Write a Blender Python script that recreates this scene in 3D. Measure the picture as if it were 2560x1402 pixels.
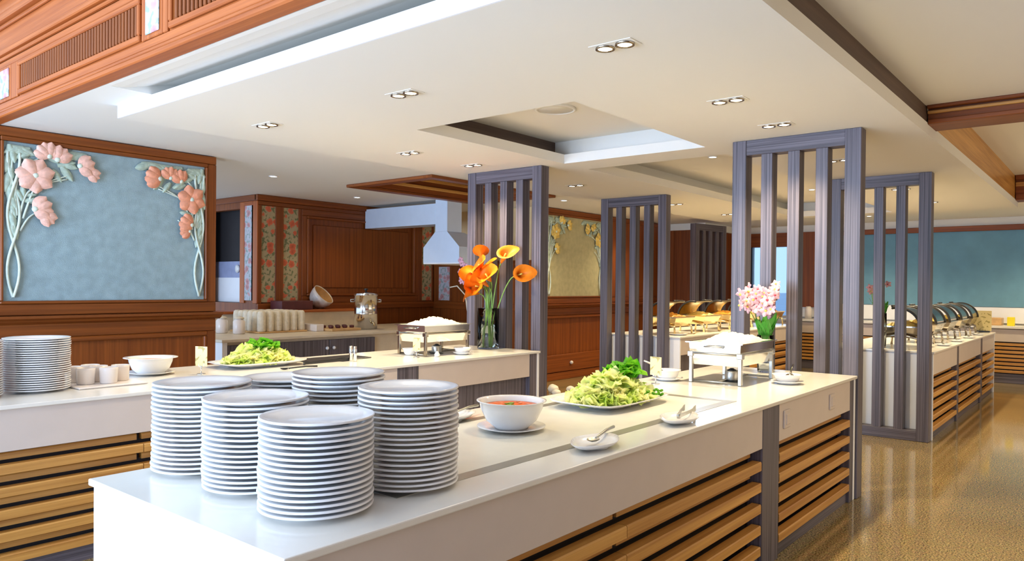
import bpy, bmesh, math, random
from mathutils import Vector, Matrix
random.seed(7)
R = math.radians
for o in list(bpy.data.objects): bpy.data.objects.remove(o)
scene = bpy.context.scene
COL = scene.collection

# ------------------------------------------------------------ camera, world, light, exposure
cam_data = bpy.data.cameras.new('camera')
cam = bpy.data.objects.new('camera', cam_data); COL.objects.link(cam)
YAW, PITCH, ROLL = 0.67766, -0.0085858, 0.0094432
_d = Vector((math.cos(YAW)*math.cos(PITCH), math.sin(YAW)*math.cos(PITCH), math.sin(PITCH)))
_r = _d.cross(Vector((0,0,1))).normalized(); _u = _r.cross(_d)
_r2 = _r*math.cos(ROLL)+_u*math.sin(ROLL); _u2 = -_r*math.sin(ROLL)+_u*math.cos(ROLL)
_m = Matrix((_r2, _u2, -_d)).transposed().to_4x4(); _m.translation = Vector((0,0,1.48))
cam.matrix_world = _m
cam_data.sensor_width = 36.0; cam_data.lens = 1855.1/2560*36
cam_data.shift_x = (1280-1309.4)/2560; cam_data.shift_y = (730.1-701)/2560
cam_data.clip_start = 0.05
scene.camera = cam
vs = scene.view_settings
vs.view_transform = 'Standard'; vs.look = 'None'; vs.gamma = 1; vs.use_curve_mapping = False
vs.exposure = 1.05

world = bpy.data.worlds.new('world'); scene.world = world; world.use_nodes = True
bg = world.node_tree.nodes['Background']; bg.inputs[0].default_value = (0.60,0.76,1.0,1); bg.inputs[1].default_value = 0.85

def area_light(name, loc, rot, sx, sy, power, color):
    l = bpy.data.lights.new(name,'AREA'); l.shape='RECTANGLE'; l.size=sx; l.size_y=sy; l.energy=power; l.color=color
    o = bpy.data.objects.new(name,l); o.location=loc; o.rotation_euler=rot; COL.objects.link(o); return o
# daylight through the tall windows of the hall behind the photographer
area_light('window_daylight', (-3.6,4.6,1.25), (0,R(-90),0), 2.0, 7.0, 410, (0.54,0.71,1.0))
# added warm fill in front of the closed corridor wall, no glazing there
area_light('corridor_fill', (8.5,-3.4,1.2), (R(90),0,0), 11.5, 2.0, 60, (1.0,0.88,0.68))

ZT, ZC, ZU = 0.87, 2.616, 2.702

# ------------------------------------------------------------ materials
def new_mat(name):
    m = bpy.data.materials.new(name); m.use_nodes = True
    return m, m.node_tree.nodes, m.node_tree.links, m.node_tree.nodes['Principled BSDF']
def plain(name, col, rough=0.5, metal=0.0, bump=0.0, bscale=60, spec=0.5, trans=0.0, var=0.0, vscale=8):
    m,n,l,p = new_mat(name)
    p.inputs['Base Color'].default_value = (*col,1); p.inputs['Roughness'].default_value = rough
    p.inputs['Metallic'].default_value = metal; p.inputs['Specular IOR Level'].default_value = spec
    p.inputs['Transmission Weight'].default_value = trans
    tc = n.new('ShaderNodeTexCoord')
    if var:
        nz = n.new('ShaderNodeTexNoise'); nz.inputs['Scale'].default_value = vscale; nz.inputs['Detail'].default_value = 4
        l.new(tc.outputs['Object'], nz.inputs['Vector'])
        r = n.new('ShaderNodeValToRGB'); r.color_ramp.elements[0].position=.3; r.color_ramp.elements[1].position=.7
        r.color_ramp.elements[0].color=(*[c*(1-var) for c in col],1); r.color_ramp.elements[1].color=(*[min(1,c*(1+var)) for c in col],1)
        l.new(nz.outputs['Fac'], r.inputs[0]); l.new(r.outputs[0], p.inputs['Base Color'])
    if bump:
        nb = n.new('ShaderNodeTexNoise'); nb.inputs['Scale'].default_value = bscale
        l.new(tc.outputs['Object'], nb.inputs['Vector'])
        b = n.new('ShaderNodeBump'); b.inputs['Strength'].default_value = bump; b.inputs['Distance'].default_value=.01
        l.new(nb.outputs['Fac'], b.inputs['Height']); l.new(b.outputs[0], p.inputs['Normal'])
    return m
def grain(name, c1, c2, axis, rough=0.35, scale=9.0, stretch=14.0, coat=0.0, sharp=(.35,.68), spec=.5):
    """wood or streaked laminate, fibres running along axis"""
    m,n,l,p = new_mat(name)
    tc = n.new('ShaderNodeTexCoord'); mp = n.new('ShaderNodeMapping')
    s = [scale*stretch/4]*3; s['xyz'.index(axis)] = scale/stretch
    mp.inputs['Scale'].default_value = s
    oi = n.new('ShaderNodeObjectInfo'); ad = n.new('ShaderNodeVectorMath'); ad.operation='ADD'
    ml = n.new('ShaderNodeMath'); ml.operation='MULTIPLY'; ml.inputs[1].default_value=37.0
    l.new(oi.outputs['Random'], ml.inputs[0]); l.new(tc.outputs['Object'], ad.inputs[0]); l.new(ml.outputs[0], ad.inputs[1])
    l.new(ad.outputs[0], mp.inputs['Vector'])
    nz = n.new('ShaderNodeTexNoise'); nz.inputs['Scale'].default_value=1.0; nz.inputs['Detail'].default_value=6; nz.inputs['Roughness'].default_value=.62
    l.new(mp.outputs[0], nz.inputs['Vector'])
    r = n.new('ShaderNodeValToRGB'); r.color_ramp.elements[0].position=sharp[0]; r.color_ramp.elements[1].position=sharp[1]
    r.color_ramp.elements[0].color=(*c1,1); r.color_ramp.elements[1].color=(*c2,1)
    l.new(nz.outputs['Fac'], r.inputs[0]); l.new(r.outputs[0], p.inputs['Base Color'])
    b = n.new('ShaderNodeBump'); b.inputs['Strength'].default_value=.06; b.inputs['Distance'].default_value=.003
    l.new(nz.outputs['Fac'], b.inputs['Height']); l.new(b.outputs[0], p.inputs['Normal'])
    p.inputs['Specular IOR Level'].default_value=spec; p.inputs['Roughness'].default_value=rough; p.inputs['Coat Weight'].default_value=coat; p.inputs['Coat Roughness'].default_value=.15
    return m
M = {}
for a in 'xyz':
    M['wood_'+a]  = grain('mahogany_'+a, (0.165,0.040,0.006),(0.275,0.074,0.011), a, .45, coat=.05, spec=.3)
    M['teak_'+a]  = grain('light_mahogany_'+a, (0.31,0.072,0.013),(0.50,0.145,0.032), a, .45, coat=.05, spec=.3)
    M['lam_'+a]   = grain('dark_laminate_'+a, (0.020,0.015,0.020),(0.20,0.175,0.21), a, .42, scale=15, stretch=22, sharp=(.3,.72))
    M['slat_'+a]  = grain('golden_slat_wood_'+a, (0.40,0.17,0.03),(0.68,0.36,0.09), a, .4, scale=8, coat=.1)
    M['brown_'+a] = grain('brown_cove_trim_'+a, (0.075,0.045,0.03),(0.13,0.08,0.055), a, .6)
M['ceil'] = plain('ceiling_paint', (0.78,0.76,0.70), .85, bump=.02, bscale=30)
M['ceil_white'] = plain('white_fascia_paint', (0.86,0.88,0.92), .8, bump=.02)
M['top'] = plain('white_solid_surface', (0.80,0.775,0.71), .17, spec=.6, var=.03, vscale=3)
M['apron'] = plain('shaded_white_laminate', (0.64,0.555,0.50), .4, var=.02)  # white laminate, darkened and warmed so its colour carries the apron's shade
M['white'] = plain('white_laminate', (0.86,0.87,0.90), .4, var=.01)
M['ceramic'] = plain('white_glazed_ceramic', (0.86,0.855,0.85), .12, spec=.6, var=.01)
M['steel'] = plain('polished_steel', (0.78,0.78,0.77), .13, metal=1, var=.05, vscale=15)
M['steel_brush'] = plain('brushed_steel', (0.52,0.51,0.47), .36, metal=1, var=.08, vscale=20)
M['chrome_dark'] = plain('smoky_chrome', (0.42,0.37,0.30), .15, metal=1, var=.05)
M['brass'] = plain('gilt_metal', (0.80,0.62,0.33), .22, metal=1, var=.06)
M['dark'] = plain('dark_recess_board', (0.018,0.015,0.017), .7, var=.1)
M['black'] = plain('black_plastic', (0.02,0.02,0.022), .4, var=.1)
M['teal'] = plain('teal_fabric', (0.15,0.33,0.46), .9, bump=.35, bscale=260, var=.07, vscale=4)
M['pale_teal'] = plain('pale_blue_fabric', (0.32,0.44,0.475), .92, bump=.5, bscale=220, var=.12, vscale=14)
M['olive_fabric'] = plain('olive_fabric', (0.48,0.45,0.27), .92, bump=.4, bscale=220, var=.1, vscale=14)
M['peach'] = plain('carved_peach_paint', (0.80,0.47,0.37), .6, bump=.3, bscale=50, var=.15, vscale=30)
M['coral'] = plain('carved_coral_paint', (0.78,0.33,0.20), .6, bump=.3, bscale=50, var=.15, vscale=30)
M['sage'] = plain('carved_sage_paint', (0.42,0.53,0.44), .65, bump=.3, bscale=50, var=.18, vscale=25)
M['vine'] = plain('carved_vine_paint', (0.62,0.70,0.60), .6, bump=.2, bscale=50, var=.1, vscale=25)
M['duct'] = plain('painted_white_metal', (0.62,0.72,0.85), .35, var=.02)
M['cream_wall'] = plain('cream_wall_paint', (0.74,0.56,0.30), .85, bump=.02, var=.03)
M['paint_wall'] = plain('pale_wall_paint', (0.78,0.76,0.70), .85, bump=.02)
M['stone_ledge'] = plain('beige_backsplash', (0.72,0.62,0.47), .4, var=.06)
def leafy(name, c1, c2, scale):
    m,n,l,p=new_mat(name); tc=n.new('ShaderNodeTexCoord'); nz=n.new('ShaderNodeTexNoise'); nz.inputs['Scale'].default_value=scale
    l.new(tc.outputs['Object'],nz.inputs['Vector']); r=n.new('ShaderNodeValToRGB'); r.color_ramp.elements[0].position=.36; r.color_ramp.elements[1].position=.62
    r.color_ramp.elements[0].color=(*c1,1); r.color_ramp.elements[1].color=(*c2,1); l.new(nz.outputs['Fac'],r.inputs[0]); l.new(r.outputs[0],p.inputs['Base Color'])
    p.inputs['Roughness'].default_value=.45; tr=n.new('ShaderNodeBsdfTranslucent'); l.new(r.outputs[0],tr.inputs['Color']); mx=n.new('ShaderNodeMixShader'); mx.inputs[0].default_value=.45
    l.new(p.outputs[0],mx.inputs[1]); l.new(tr.outputs[0],mx.inputs[2]); l.new(mx.outputs[0],n['Material Output'].inputs['Surface']); return m
M['lettuce'] = leafy('pale_lettuce',(0.62,0.80,0.14),(0.98,0.96,0.58),13)
M['lettuce_g'] = leafy('green_lettuce',(0.07,0.40,0.01),(0.25,0.62,0.04),24)
M['rice'] = plain('steamed_rice', (0.90,0.85,0.62), .6, bump=.6, bscale=220, var=.06, vscale=40)
M['soup'] = plain('orange_soup', (0.66,0.115,0.003), .4, bump=.25, bscale=60, var=.35, vscale=24, spec=.2)
M['herb'] = plain('herb_green', (0.22,0.42,0.06), .5, var=.3)
M['lily'] = plain('orange_petal', (0.86,0.22,0.002), .55, var=.18, vscale=12)
M['stem'] = plain('green_stem', (0.23,0.42,0.08), .5, var=.2)
M['leaf'] = plain('glossy_leaf', (0.05,0.30,0.025), .3, var=.4, vscale=10)
M['orchid'] = plain('pink_white_petal', (0.86,0.47,0.50), .55, var=.3, vscale=45)
M['orchid_y'] = plain('yellow_lip', (0.85,0.68,0.12), .5, var=.2)
M['orchid_r'] = plain('crimson_lip', (0.62,0.06,0.10), .5, var=.2)
M['napkin'] = plain('cream_cloth', (0.74,0.67,0.53), .9, bump=.5, bscale=90, var=.1, vscale=20)
M['cup'] = plain('ivory_ceramic', (0.80,0.73,0.68), .25, var=.03)
M['pebble'] = plain('pale_pebble', (0.70,0.66,0.56), .6, var=.2)
M['shell'] = plain('pearly_bowl', (0.66,0.60,0.55), .3, var=.2, vscale=12)
M['shell_in'] = plain('tan_bowl_inside', (0.62,0.38,0.16), .4, var=.2)
M['red_box'] = plain('dark_red_box', (0.10,0.02,0.02), .5, var=.2)
M['yellow'] = plain('yellow_card', (0.85,0.70,0.02), .6, var=.05)
M['blue_panel'] = plain('blue_grey_panel', (0.30,0.34,0.52), .5, var=.1)
M['food_o'] = plain('orange_food', (0.75,0.33,0.04), .5, bump=.5, bscale=40, var=.35, vscale=25)
M['food_y'] = plain('golden_food', (0.75,0.55,0.14), .5, bump=.5, bscale=40, var=.3, vscale=25)
M['pink'] = plain('pink_petal', (0.80,0.42,0.50), .6, var=.2)
M['grey_inlay'] = plain('grey_steel_inlay', (0.36,0.35,0.31), .32, metal=.6, var=.06)
M['well'] = plain('cream_cutting_surface', (0.70,0.68,0.60), .35, var=.04)

M['hall_bounce'] = plain('pale_bounce_floor', (0.78,0.74,0.68), .3, var=.06, vscale=2)  # pale tone picked for the light it throws upward
def card_mat():
    m,n,l,p = new_mat('tan_menu_card')
    tc=n.new('ShaderNodeTexCoord'); nz=n.new('ShaderNodeTexNoise'); nz.inputs['Scale'].default_value=26; nz.inputs['Detail'].default_value=1
    l.new(tc.outputs['Object'],nz.inputs['Vector'])
    r=n.new('ShaderNodeValToRGB'); r.color_ramp.elements[0].position=.34; r.color_ramp.elements[0].color=(0.45,0.36,0.12,1)
    r.color_ramp.elements[1].position=.40; r.color_ramp.elements[1].color=(0.83,0.70,0.34,1)
    l.new(nz.outputs['Fac'],r.inputs[0]); l.new(r.outputs[0],p.inputs['Base Color']); p.inputs['Roughness'].default_value=.6
    return m
M['card']=card_mat()
def glass_mat():
    m,n,l,p = new_mat('clear_glass')
    p.inputs['Base Color'].default_value=(0.93,0.97,0.98,1); p.inputs['Roughness'].default_value=.03
    p.inputs['Transmission Weight'].default_value=1.0; p.inputs['IOR'].default_value=1.2
    return m
M['glass']=glass_mat()
M['sky_dim_glass']=glass_mat(); M['sky_dim_glass'].name='sky_dimming_glass'; M['sky_dim_glass'].node_tree.nodes['Principled BSDF'].inputs['Base Color'].default_value=(0.52,0.66,0.80,1)  # blue-grey tint added to dim the overbright sky behind the pane
M['water']=plain('vase_water',(0.75,0.86,0.82),.02,trans=1.0,spec=.5)
def floral(name, back, flower, green, scale):
    m,n,l,p = new_mat(name)
    tc=n.new('ShaderNodeTexCoord')
    nz0=n.new('ShaderNodeTexNoise'); nz0.inputs['Scale'].default_value=22; 
    mixv=n.new('ShaderNodeMix'); mixv.data_type='VECTOR'; mixv.inputs[0].default_value=.06
    l.new(tc.outputs['Object'],nz0.inputs['Vector']); l.new(tc.outputs['Object'],mixv.inputs[4]); l.new(nz0.outputs['Color'],mixv.inputs[5])
    v=n.new('ShaderNodeTexVoronoi'); v.inputs['Scale'].default_value=scale; v.inputs['Randomness'].default_value=.7
    l.new(mixv.outputs[1],v.inputs['Vector'])
    r=n.new('ShaderNodeValToRGB'); e=r.color_ramp; e.interpolation='LINEAR'
    e.elements[0].position=.0; e.elements[0].color=(*[c*.55 for c in flower],1)
    e.elements[1].position=.34; e.elements[1].color=(*flower,1)
    k=e.elements.new(.40); k.color=(*back,1)
    l.new(v.outputs['Distance'],r.inputs[0])
    v2=n.new('ShaderNodeTexNoise'); v2.inputs['Scale'].default_value=scale*2.6
    l.new(tc.outputs['Object'],v2.inputs['Vector'])
    r2=n.new('ShaderNodeValToRGB'); r2.color_ramp.elements[0].position=.52; r2.color_ramp.elements[1].position=.6
    l.new(v2.outputs['Fac'],r2.inputs[0])
    gt=n.new('ShaderNodeMath'); gt.operation='GREATER_THAN'; gt.inputs[1].default_value=.38; l.new(v.outputs['Distance'],gt.inputs[0])
    mu=n.new('ShaderNodeMath'); mu.operation='MULTIPLY'; l.new(gt.outputs[0],mu.inputs[0]); l.new(r2.outputs[0],mu.inputs[1])
    mx=n.new('ShaderNodeMix'); mx.data_type='RGBA'; l.new(mu.outputs[0],mx.inputs[0]); l.new(r.outputs[0],mx.inputs[6]); mx.inputs[7].default_value=(*green,1)
    l.new(mx.outputs[2],p.inputs['Base Color']); p.inputs['Roughness'].default_value=.75
    return m
M['floral']=floral('red_flower_print',(0.42,0.34,0.19),(0.66,0.14,0.06),(0.16,0.18,0.08),7.5)
M['floral_pale']=floral('pale_flower_print',(0.52,0.53,0.58),(0.62,0.33,0.33),(0.30,0.38,0.36),8.5)
def floor_mat():
    m,n,l,p = new_mat('polished_brown_granite')
    tc=n.new('ShaderNodeTexCoord')
    v=n.new('ShaderNodeTexVoronoi'); v.inputs['Scale'].default_value=60
    nz=n.new('ShaderNodeTexNoise'); nz.inputs['Scale'].default_value=105; nz.inputs['Detail'].default_value=2
    nz2=n.new('ShaderNodeTexNoise'); nz2.inputs['Scale'].default_value=1.4; nz2.inputs['Detail'].default_value=5
    for k in(v,nz,nz2): l.new(tc.outputs['Object'],k.inputs['Vector'])
    r=n.new('ShaderNodeValToRGB'); r.color_ramp.elements[0].position=.32; r.color_ramp.elements[0].color=(0.07,0.045,0.016,1)
    r.color_ramp.elements[1].position=.66; r.color_ramp.elements[1].color=(0.46,0.35,0.17,1)
    l.new(nz.outputs['Fac'],r.inputs[0])
    mx=n.new('ShaderNodeMix'); mx.data_type='RGBA'; mx.blend_type='MULTIPLY'; mx.inputs[0].default_value=.55
    l.new(r.outputs[0],mx.inputs[6]); l.new(v.outputs['Color'],mx.inputs[7])
    r3=n.new('ShaderNodeValToRGB'); r3.color_ramp.elements[0].color=(.75,.72,.68,1); r3.color_ramp.elements[1].color=(1.15,1.12,1.05,1)
    l.new(nz2.outputs['Fac'],r3.inputs[0])
    hs=n.new('ShaderNodeMix'); hs.data_type='RGBA'; hs.blend_type='MULTIPLY'; hs.inputs[0].default_value=1
    bw=n.new('ShaderNodeRGBToBW'); l.new(mx.outputs[2],bw.inputs[0])
    mc=n.new('ShaderNodeMix'); mc.data_type='RGBA'; mc.inputs[0].default_value=.75; l.new(mx.outputs[2],mc.inputs[6]); l.new(r.outputs[0],mc.inputs[7])
    l.new(mc.outputs[2],hs.inputs[6]); l.new(r3.outputs[0],hs.inputs[7]); l.new(hs.outputs[2],p.inputs['Base Color'])
    p.inputs['Roughness'].default_value=.09; p.inputs['Specular IOR Level'].default_value=.6
    return m
M['floor']=floor_mat()
def emit(name,col,strength):
    m,n,l,p=new_mat(name); p.inputs['Base Color'].default_value=(*col,1); p.inputs['Emission Color'].default_value=(*col,1); p.inputs['Emission Strength'].default_value=strength; return m
M['lamp']=emit('lit_lamp',(1.0,0.93,0.72),5)
M['sea']=plain('blue_sea',(0.05,0.16,0.27),.3,var=.2,vscale=.05)

# ------------------------------------------------------------ mesh helpers
class MB:
    def __init__(s): s.bm = bmesh.new()
    def box(s, x0,x1,y0,y1,z0,z1, bev=0.0, seg=1):
        b = bmesh.new(); bmesh.ops.create_cube(b, size=1)
        for v in b.verts: v.co = Vector(((x0+x1)/2+v.co.x*(x1-x0),(y0+y1)/2+v.co.y*(y1-y0),(z0+z1)/2+v.co.z*(z1-z0)))
        if bev: bmesh.ops.bevel(b, geom=list(b.edges), offset=bev, segments=seg, affect='EDGES', profile=.5)
        s._merge(b); return s
    def _merge(s,b):
        vm={v:s.bm.verts.new(v.co) for v in b.verts}
        for f in b.faces:
            try: nf=s.bm.faces.new([vm[v] for v in f.verts]); nf.smooth=f.smooth
            except ValueError: pass
        b.free()
    def grid(s, rows, closed_u=False, closed_v=False, smooth=True):
        vs_=[[s.bm.verts.new(p) for p in r] for r in rows]; nu=len(rows); nv=len(rows[0])
        for i in range(nu if closed_u else nu-1):
            for j in range(nv if closed_v else nv-1):
                q=[vs_[i][j],vs_[(i+1)%nu][j],vs_[(i+1)%nu][(j+1)%nv],vs_[i][(j+1)%nv]]
                try: f=s.bm.faces.new(q); f.smooth=smooth
                except ValueError: pass
        return vs_
    def lathe(s, prof, seg=32, center=(0,0,0), cap=True, smooth=True):
        cx,cy,cz=center; rows=[]
        for r,z in prof:
            rows.append([Vector((cx+r*math.cos(2*math.pi*k/seg),cy+r*math.sin(2*math.pi*k/seg),cz+z)) for k in range(seg)])
        v=s.grid(rows,closed_v=True,smooth=smooth)
        if cap:
            for row in (v[0],v[-1]):
                try: s.bm.faces.new(row)
                except ValueError: pass
        return s
    def tube(s, pts, r, seg=8, cap=True, taper=None):
        pts=[Vector(p) for p in pts]; rows=[]; n=len(pts); prev=None
        for i,p in enumerate(pts):
            t=(pts[min(i+1,n-1)]-pts[max(i-1,0)]).normalized()
            if prev is None:
                a=Vector((0,0,1)) if abs(t.z)<.9 else Vector((1,0,0)); u=t.cross(a).normalized()
            else:
                u=(prev-t*prev.dot(t)).normalized()
            prev=u; w=t.cross(u); rr=r if taper is None else r*(1+(taper-1)*i/(n-1))
            rows.append([p+(u*math.cos(2*math.pi*k/seg)+w*math.sin(2*math.pi*k/seg))*rr for k in range(seg)])
        v=s.grid(rows,closed_v=True)
        if cap:
            for row in(v[0],v[-1]):
                try: s.bm.faces.new(row)
                except ValueError: pass
        return s
    def prism(s, poly, axis, a, b):
        """extrude a closed 2-D outline along axis from a to b; outline in the other two axes (in xyz order)"""
        i='xyz'.index(axis); o=[k for k in range(3) if k!=i]
        def P(q,t):
            v=[0,0,0]; v[o[0]]=q[0]; v[o[1]]=q[1]; v[i]=t; return Vector(v)
        A=[s.bm.verts.new(P(q,a)) for q in poly]; B=[s.bm.verts.new(P(q,b)) for q in poly]; n=len(poly)
        s.bm.faces.new(A); s.bm.faces.new(B[::-1])
        for k in range(n): s.bm.faces.new([A[k],B[k],B[(k+1)%n],A[(k+1)%n]])
        return s
    def ball(s,c,rx,ry,rz,sub=2):
        b=bmesh.new(); bmesh.ops.create_icosphere(b,subdivisions=sub,radius=1)
        for v in b.verts: v.co=Vector((c[0]+v.co.x*rx,c[1]+v.co.y*ry,c[2]+v.co.z*rz))
        for f in b.faces: f.smooth=True
        s._merge(b); return s
    def mesh(s,name):
        bmesh.ops.recalc_face_normals(s.bm,faces=list(s.bm.faces))
        me=bpy.data.meshes.new(name); s.bm.to_mesh(me); s.bm.free(); return me
    def build(s,name,mat,parent=None,loc=None,rz=0):
        return put(name,s.mesh(name),mat,parent,loc,rz)
def put(name,me,mat,parent=None,loc=None,rz=0):
    if mat is not None and not me.materials: me.materials.append(M[mat] if isinstance(mat,str) else mat)
    o=bpy.data.objects.new(name,me); COL.objects.link(o)
    if parent: o.parent=parent
    if loc: o.location=loc
    if rz: o.rotation_euler=(0,0,rz)
    return o
def tag(o,label=None,cat=None,group=None,kind=None):
    if label: o['label']=label
    if cat: o['category']=cat
    if group: o['group']=group
    if kind: o['kind']=kind
    return o
def thing(name,label,cat,loc=(0,0,0),rz=0,group=None):
    o=bpy.data.objects.new(name,None); COL.objects.link(o); o.location=loc; o.rotation_euler=(0,0,rz); o.empty_display_size=.05
    return tag(o,label,cat,group)
def box(name,mat,parent,x0,x1,y0,y1,z0,z1,bev=0.0,seg=1):
    """a box mesh with its origin in its middle, so object-space grain varies from piece to piece"""
    c=Vector(((x0+x1)/2,(y0+y1)/2,(z0+z1)/2))
    hx,hy,hz=(x1-x0)/2,(y1-y0)/2,(z1-z0)/2
    return MB().box(-hx,hx,-hy,hy,-hz,hz,bev,seg).build(name,mat,parent,c)
def struct(name,mat,*bx,bev=0.0):
    m=MB()
    for b in bx: m.box(*b,bev)
    return tag(m.build(name,mat),kind='structure')
def copy_tree(o,parent=None):
    c=o.copy(); COL.objects.link(c); c.parent=parent
    for ch in list(o.children): copy_tree(ch,c)
    return c

# ============================================================ THE SETTING
struct('floor','floor',(.6,16,-4,12.5,-.12,0))
struct('floor_hall_bounce','hall_bounce',(-6,.6,-4,12.5,-.12,0))  # unseen hall floor, made pale to bounce light onto the ceiling

struct('ceiling_hall_blocker','ceil',(-6,1.9,-4,12.5,4.31,4.4))  # unseen, added to keep sky light from above off the frieze
# thick upper ceiling, cut round the wooden kitchen coffer and the two plaster coffers
ceiling = struct('ceiling','ceil',
    (1.96,5.87,4.93,12.5,ZU,3.3),(5.87,7.95,4.93,6.05,ZU,3.3),(5.87,7.95,7.32,12.5,ZU,3.3),(7.95,15,4.93,12.5,ZU,3.3),
    (2.9,15,4.25,4.93,ZU,3.3),(2.9,15,1.14,2.43,ZU,3.3),(2.9,3.55,2.43,4.25,ZU,3.3),
    (5.72,5.9,2.43,4.25,ZU,3.3),(12.1,15,2.43,4.25,ZU,3.3),
    (3.55,12.1,2.43,4.25,2.85,3.3),
    (2.0,6.12,-4,1.14,2.82,3.3),(6.12,12.0,-4,1.14,3.02,3.3),(12.0,15,-4,1.14,ZU,3.3))
cove=[(1.96,3.3),(1.96,ZU),(1.99,ZU),(2.06,2.71),(2.14,2.728),(2.22,2.75),(2.30,2.772),(2.42,2.79),(2.55,2.79),(2.55,ZU),(2.9,ZU),(2.9,3.3)]
m=MB(); m.prism(cove,'y',-4,4.93); tag(m.build('ceiling_cove','ceil'),kind='structure')
# dropped slab over the buffet rows
slab=struct('ceiling_slab','ceil',(2.256,3.75,1.118,5.44,ZC,ZU-.001),(3.75,12.2,1.118,2.635,ZC,ZU-.001),(3.75,12.2,4.04,5.44,ZC,ZU-.001),
    (5.6,6.0,2.635,4.04,ZC,ZU-.001),(11.9,12.2,2.635,4.04,ZC,ZU-.001))
box('fascia','ceil_white',slab,2.245,2.256,1.118,5.44,ZC,ZU-.001)
for x0,x1 in((3.55,5.72),):
    box('cove_trim','brown_x',ceiling,x0,x1,4.235,4.25,ZU,2.85)
box('cove_trim','brown_x',ceiling,2.6,6.1,1.125,1.14,ZU,2.82)
box('cove_trim','slat_x',ceiling,6.25,12.0,1.125,1.14,ZU,3.02)
# wooden cross beams of the corridor ceiling
def cross_beam(name,x0,z0,z1):
    b=tag(MB().prism([(x0,z0),(x0+.3,z0),(x0+.3,z1),(x0,z1)],'y',-4,1.118).build(name,'wood_y'),kind='structure')
    h=z1-z0
    for k,(dz0,dz1,dx) in enumerate(((.0,.25,.02),(.55,.72,.035),(.82,1.0,.06))):
        box('moulding','slat_y' if k==1 else 'wood_y',b,x0-dx,x0,-4,1.117,z0+h*dz0,z0+h*dz1,.004)
cross_beam('trim_1',6.1,2.69,2.82)
cross_beam('trim_2',11.9,2.69,3.02)

# wooden kitchen ceiling coffer
tr=tag(MB().box(5.87,7.95,6.05,7.32,2.98,3.02).build('trim_3','wood_x'),kind='structure')
for a in((5.87,7.95,7.29,7.319,ZU,2.98),(5.87,7.95,6.051,6.08,ZU,2.98)): box('coffer_board','wood_x',tr,*a)
for a in((5.871,5.9,6.08,7.29,ZU,2.98),(7.92,7.949,6.08,7.29,ZU,2.98)): box('coffer_board','wood_y',tr,*a)
for a in((5.74,8.05,7.30,7.44,ZU-.035,ZU),(5.74,8.05,5.94,6.07,ZU-.035,ZU)): box('coffer_frame','wood_x',tr,*a,.006)
for a in((5.74,5.88,6.07,7.30,ZU-.035,ZU),(7.93,8.05,6.07,7.30,ZU-.035,ZU)): box('coffer_frame','wood_y',tr,*a,.006)
for a in((5.9,7.92,7.25,7.29,2.76,2.80),(5.9,7.92,7.25,7.29,2.86,2.90)): box('moulding','slat_x',tr,*a,.006)

# ---- hall frieze: wooden wall above the opening
fz=tag(MB().box(1.90,1.98,-3,6.9,2.74,4.3).build('wall_hall','teak_y'),kind='structure')
def fbox(n,mat,x0,y0,y1,z0,z1,b=.004,x1=1.90): return box(n,mat,fz,x0,x1,y0,y1,z0,z1,b)
fbox('edge_moulding','teak_y',1.862,-3,6.9,2.70,2.735,.008,1.96)
fbox('edge_moulding','teak_y',1.878,-3,6.9,2.737,2.765,.008)
fbox('rail','teak_y',1.888,-3,6.9,2.767,2.815)
fbox('rail','teak_y',1.888,-3,6.9,3.075,3.12)
for y0,y1,tile in ((6.62,6.9,0),(6.37,6.62,1),(4.235,4.27,0),(4.02,4.235,1),(3.97,4.02,0),(6.24,6.37,0),(2.0,2.1,0),(1.78,2.0,1)):
    if tile:
        fbox('inlay_frame','teak_z',1.884,y0,y1,2.817,3.073)
        fbox('tile','floral_pale',1.876,y0+.03,y1-.03,2.84,3.05,.003,1.884)
    else: fbox('stile','teak_z',1.886,y0,y1,2.817,3.073)
for y0,y1 in((4.29,6.22),(2.1,3.95)):
    for z0,z1 in((2.825,2.862),(3.035,3.07)): fbox('panel_frame','teak_y',1.879,y0,y1,z0,z1,.006)
    for a in((y0,y0+.03),(y1-.03,y1)): fbox('panel_frame','teak_z',1.879,a[0],a[1],2.862,3.035,.006)
    fbox('panel_back','wood_z',1.894,y0+.03,y1-.03,2.862,3.035,0)
    n=int((y1-y0-.08)/.042); fm=MB().box(-.006,.006,-.013,.013,-.085,.085,.004).mesh('flute')
    for k in range(n): put('flute',fm,'wood_z',fz,(1.889,y0+.05+.042*k,2.948))
for x0,z0,z1 in((1.872,3.125,3.15),(1.85,3.152,3.185),(1.865,3.187,3.205),(1.875,3.37,3.395),(1.84,3.397,3.44),(1.86,3.46,3.49),(1.83,3.60,3.66)):
    fbox('cornice_moulding','teak_y',x0,-3,6.9,z0,z1,.007)

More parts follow.
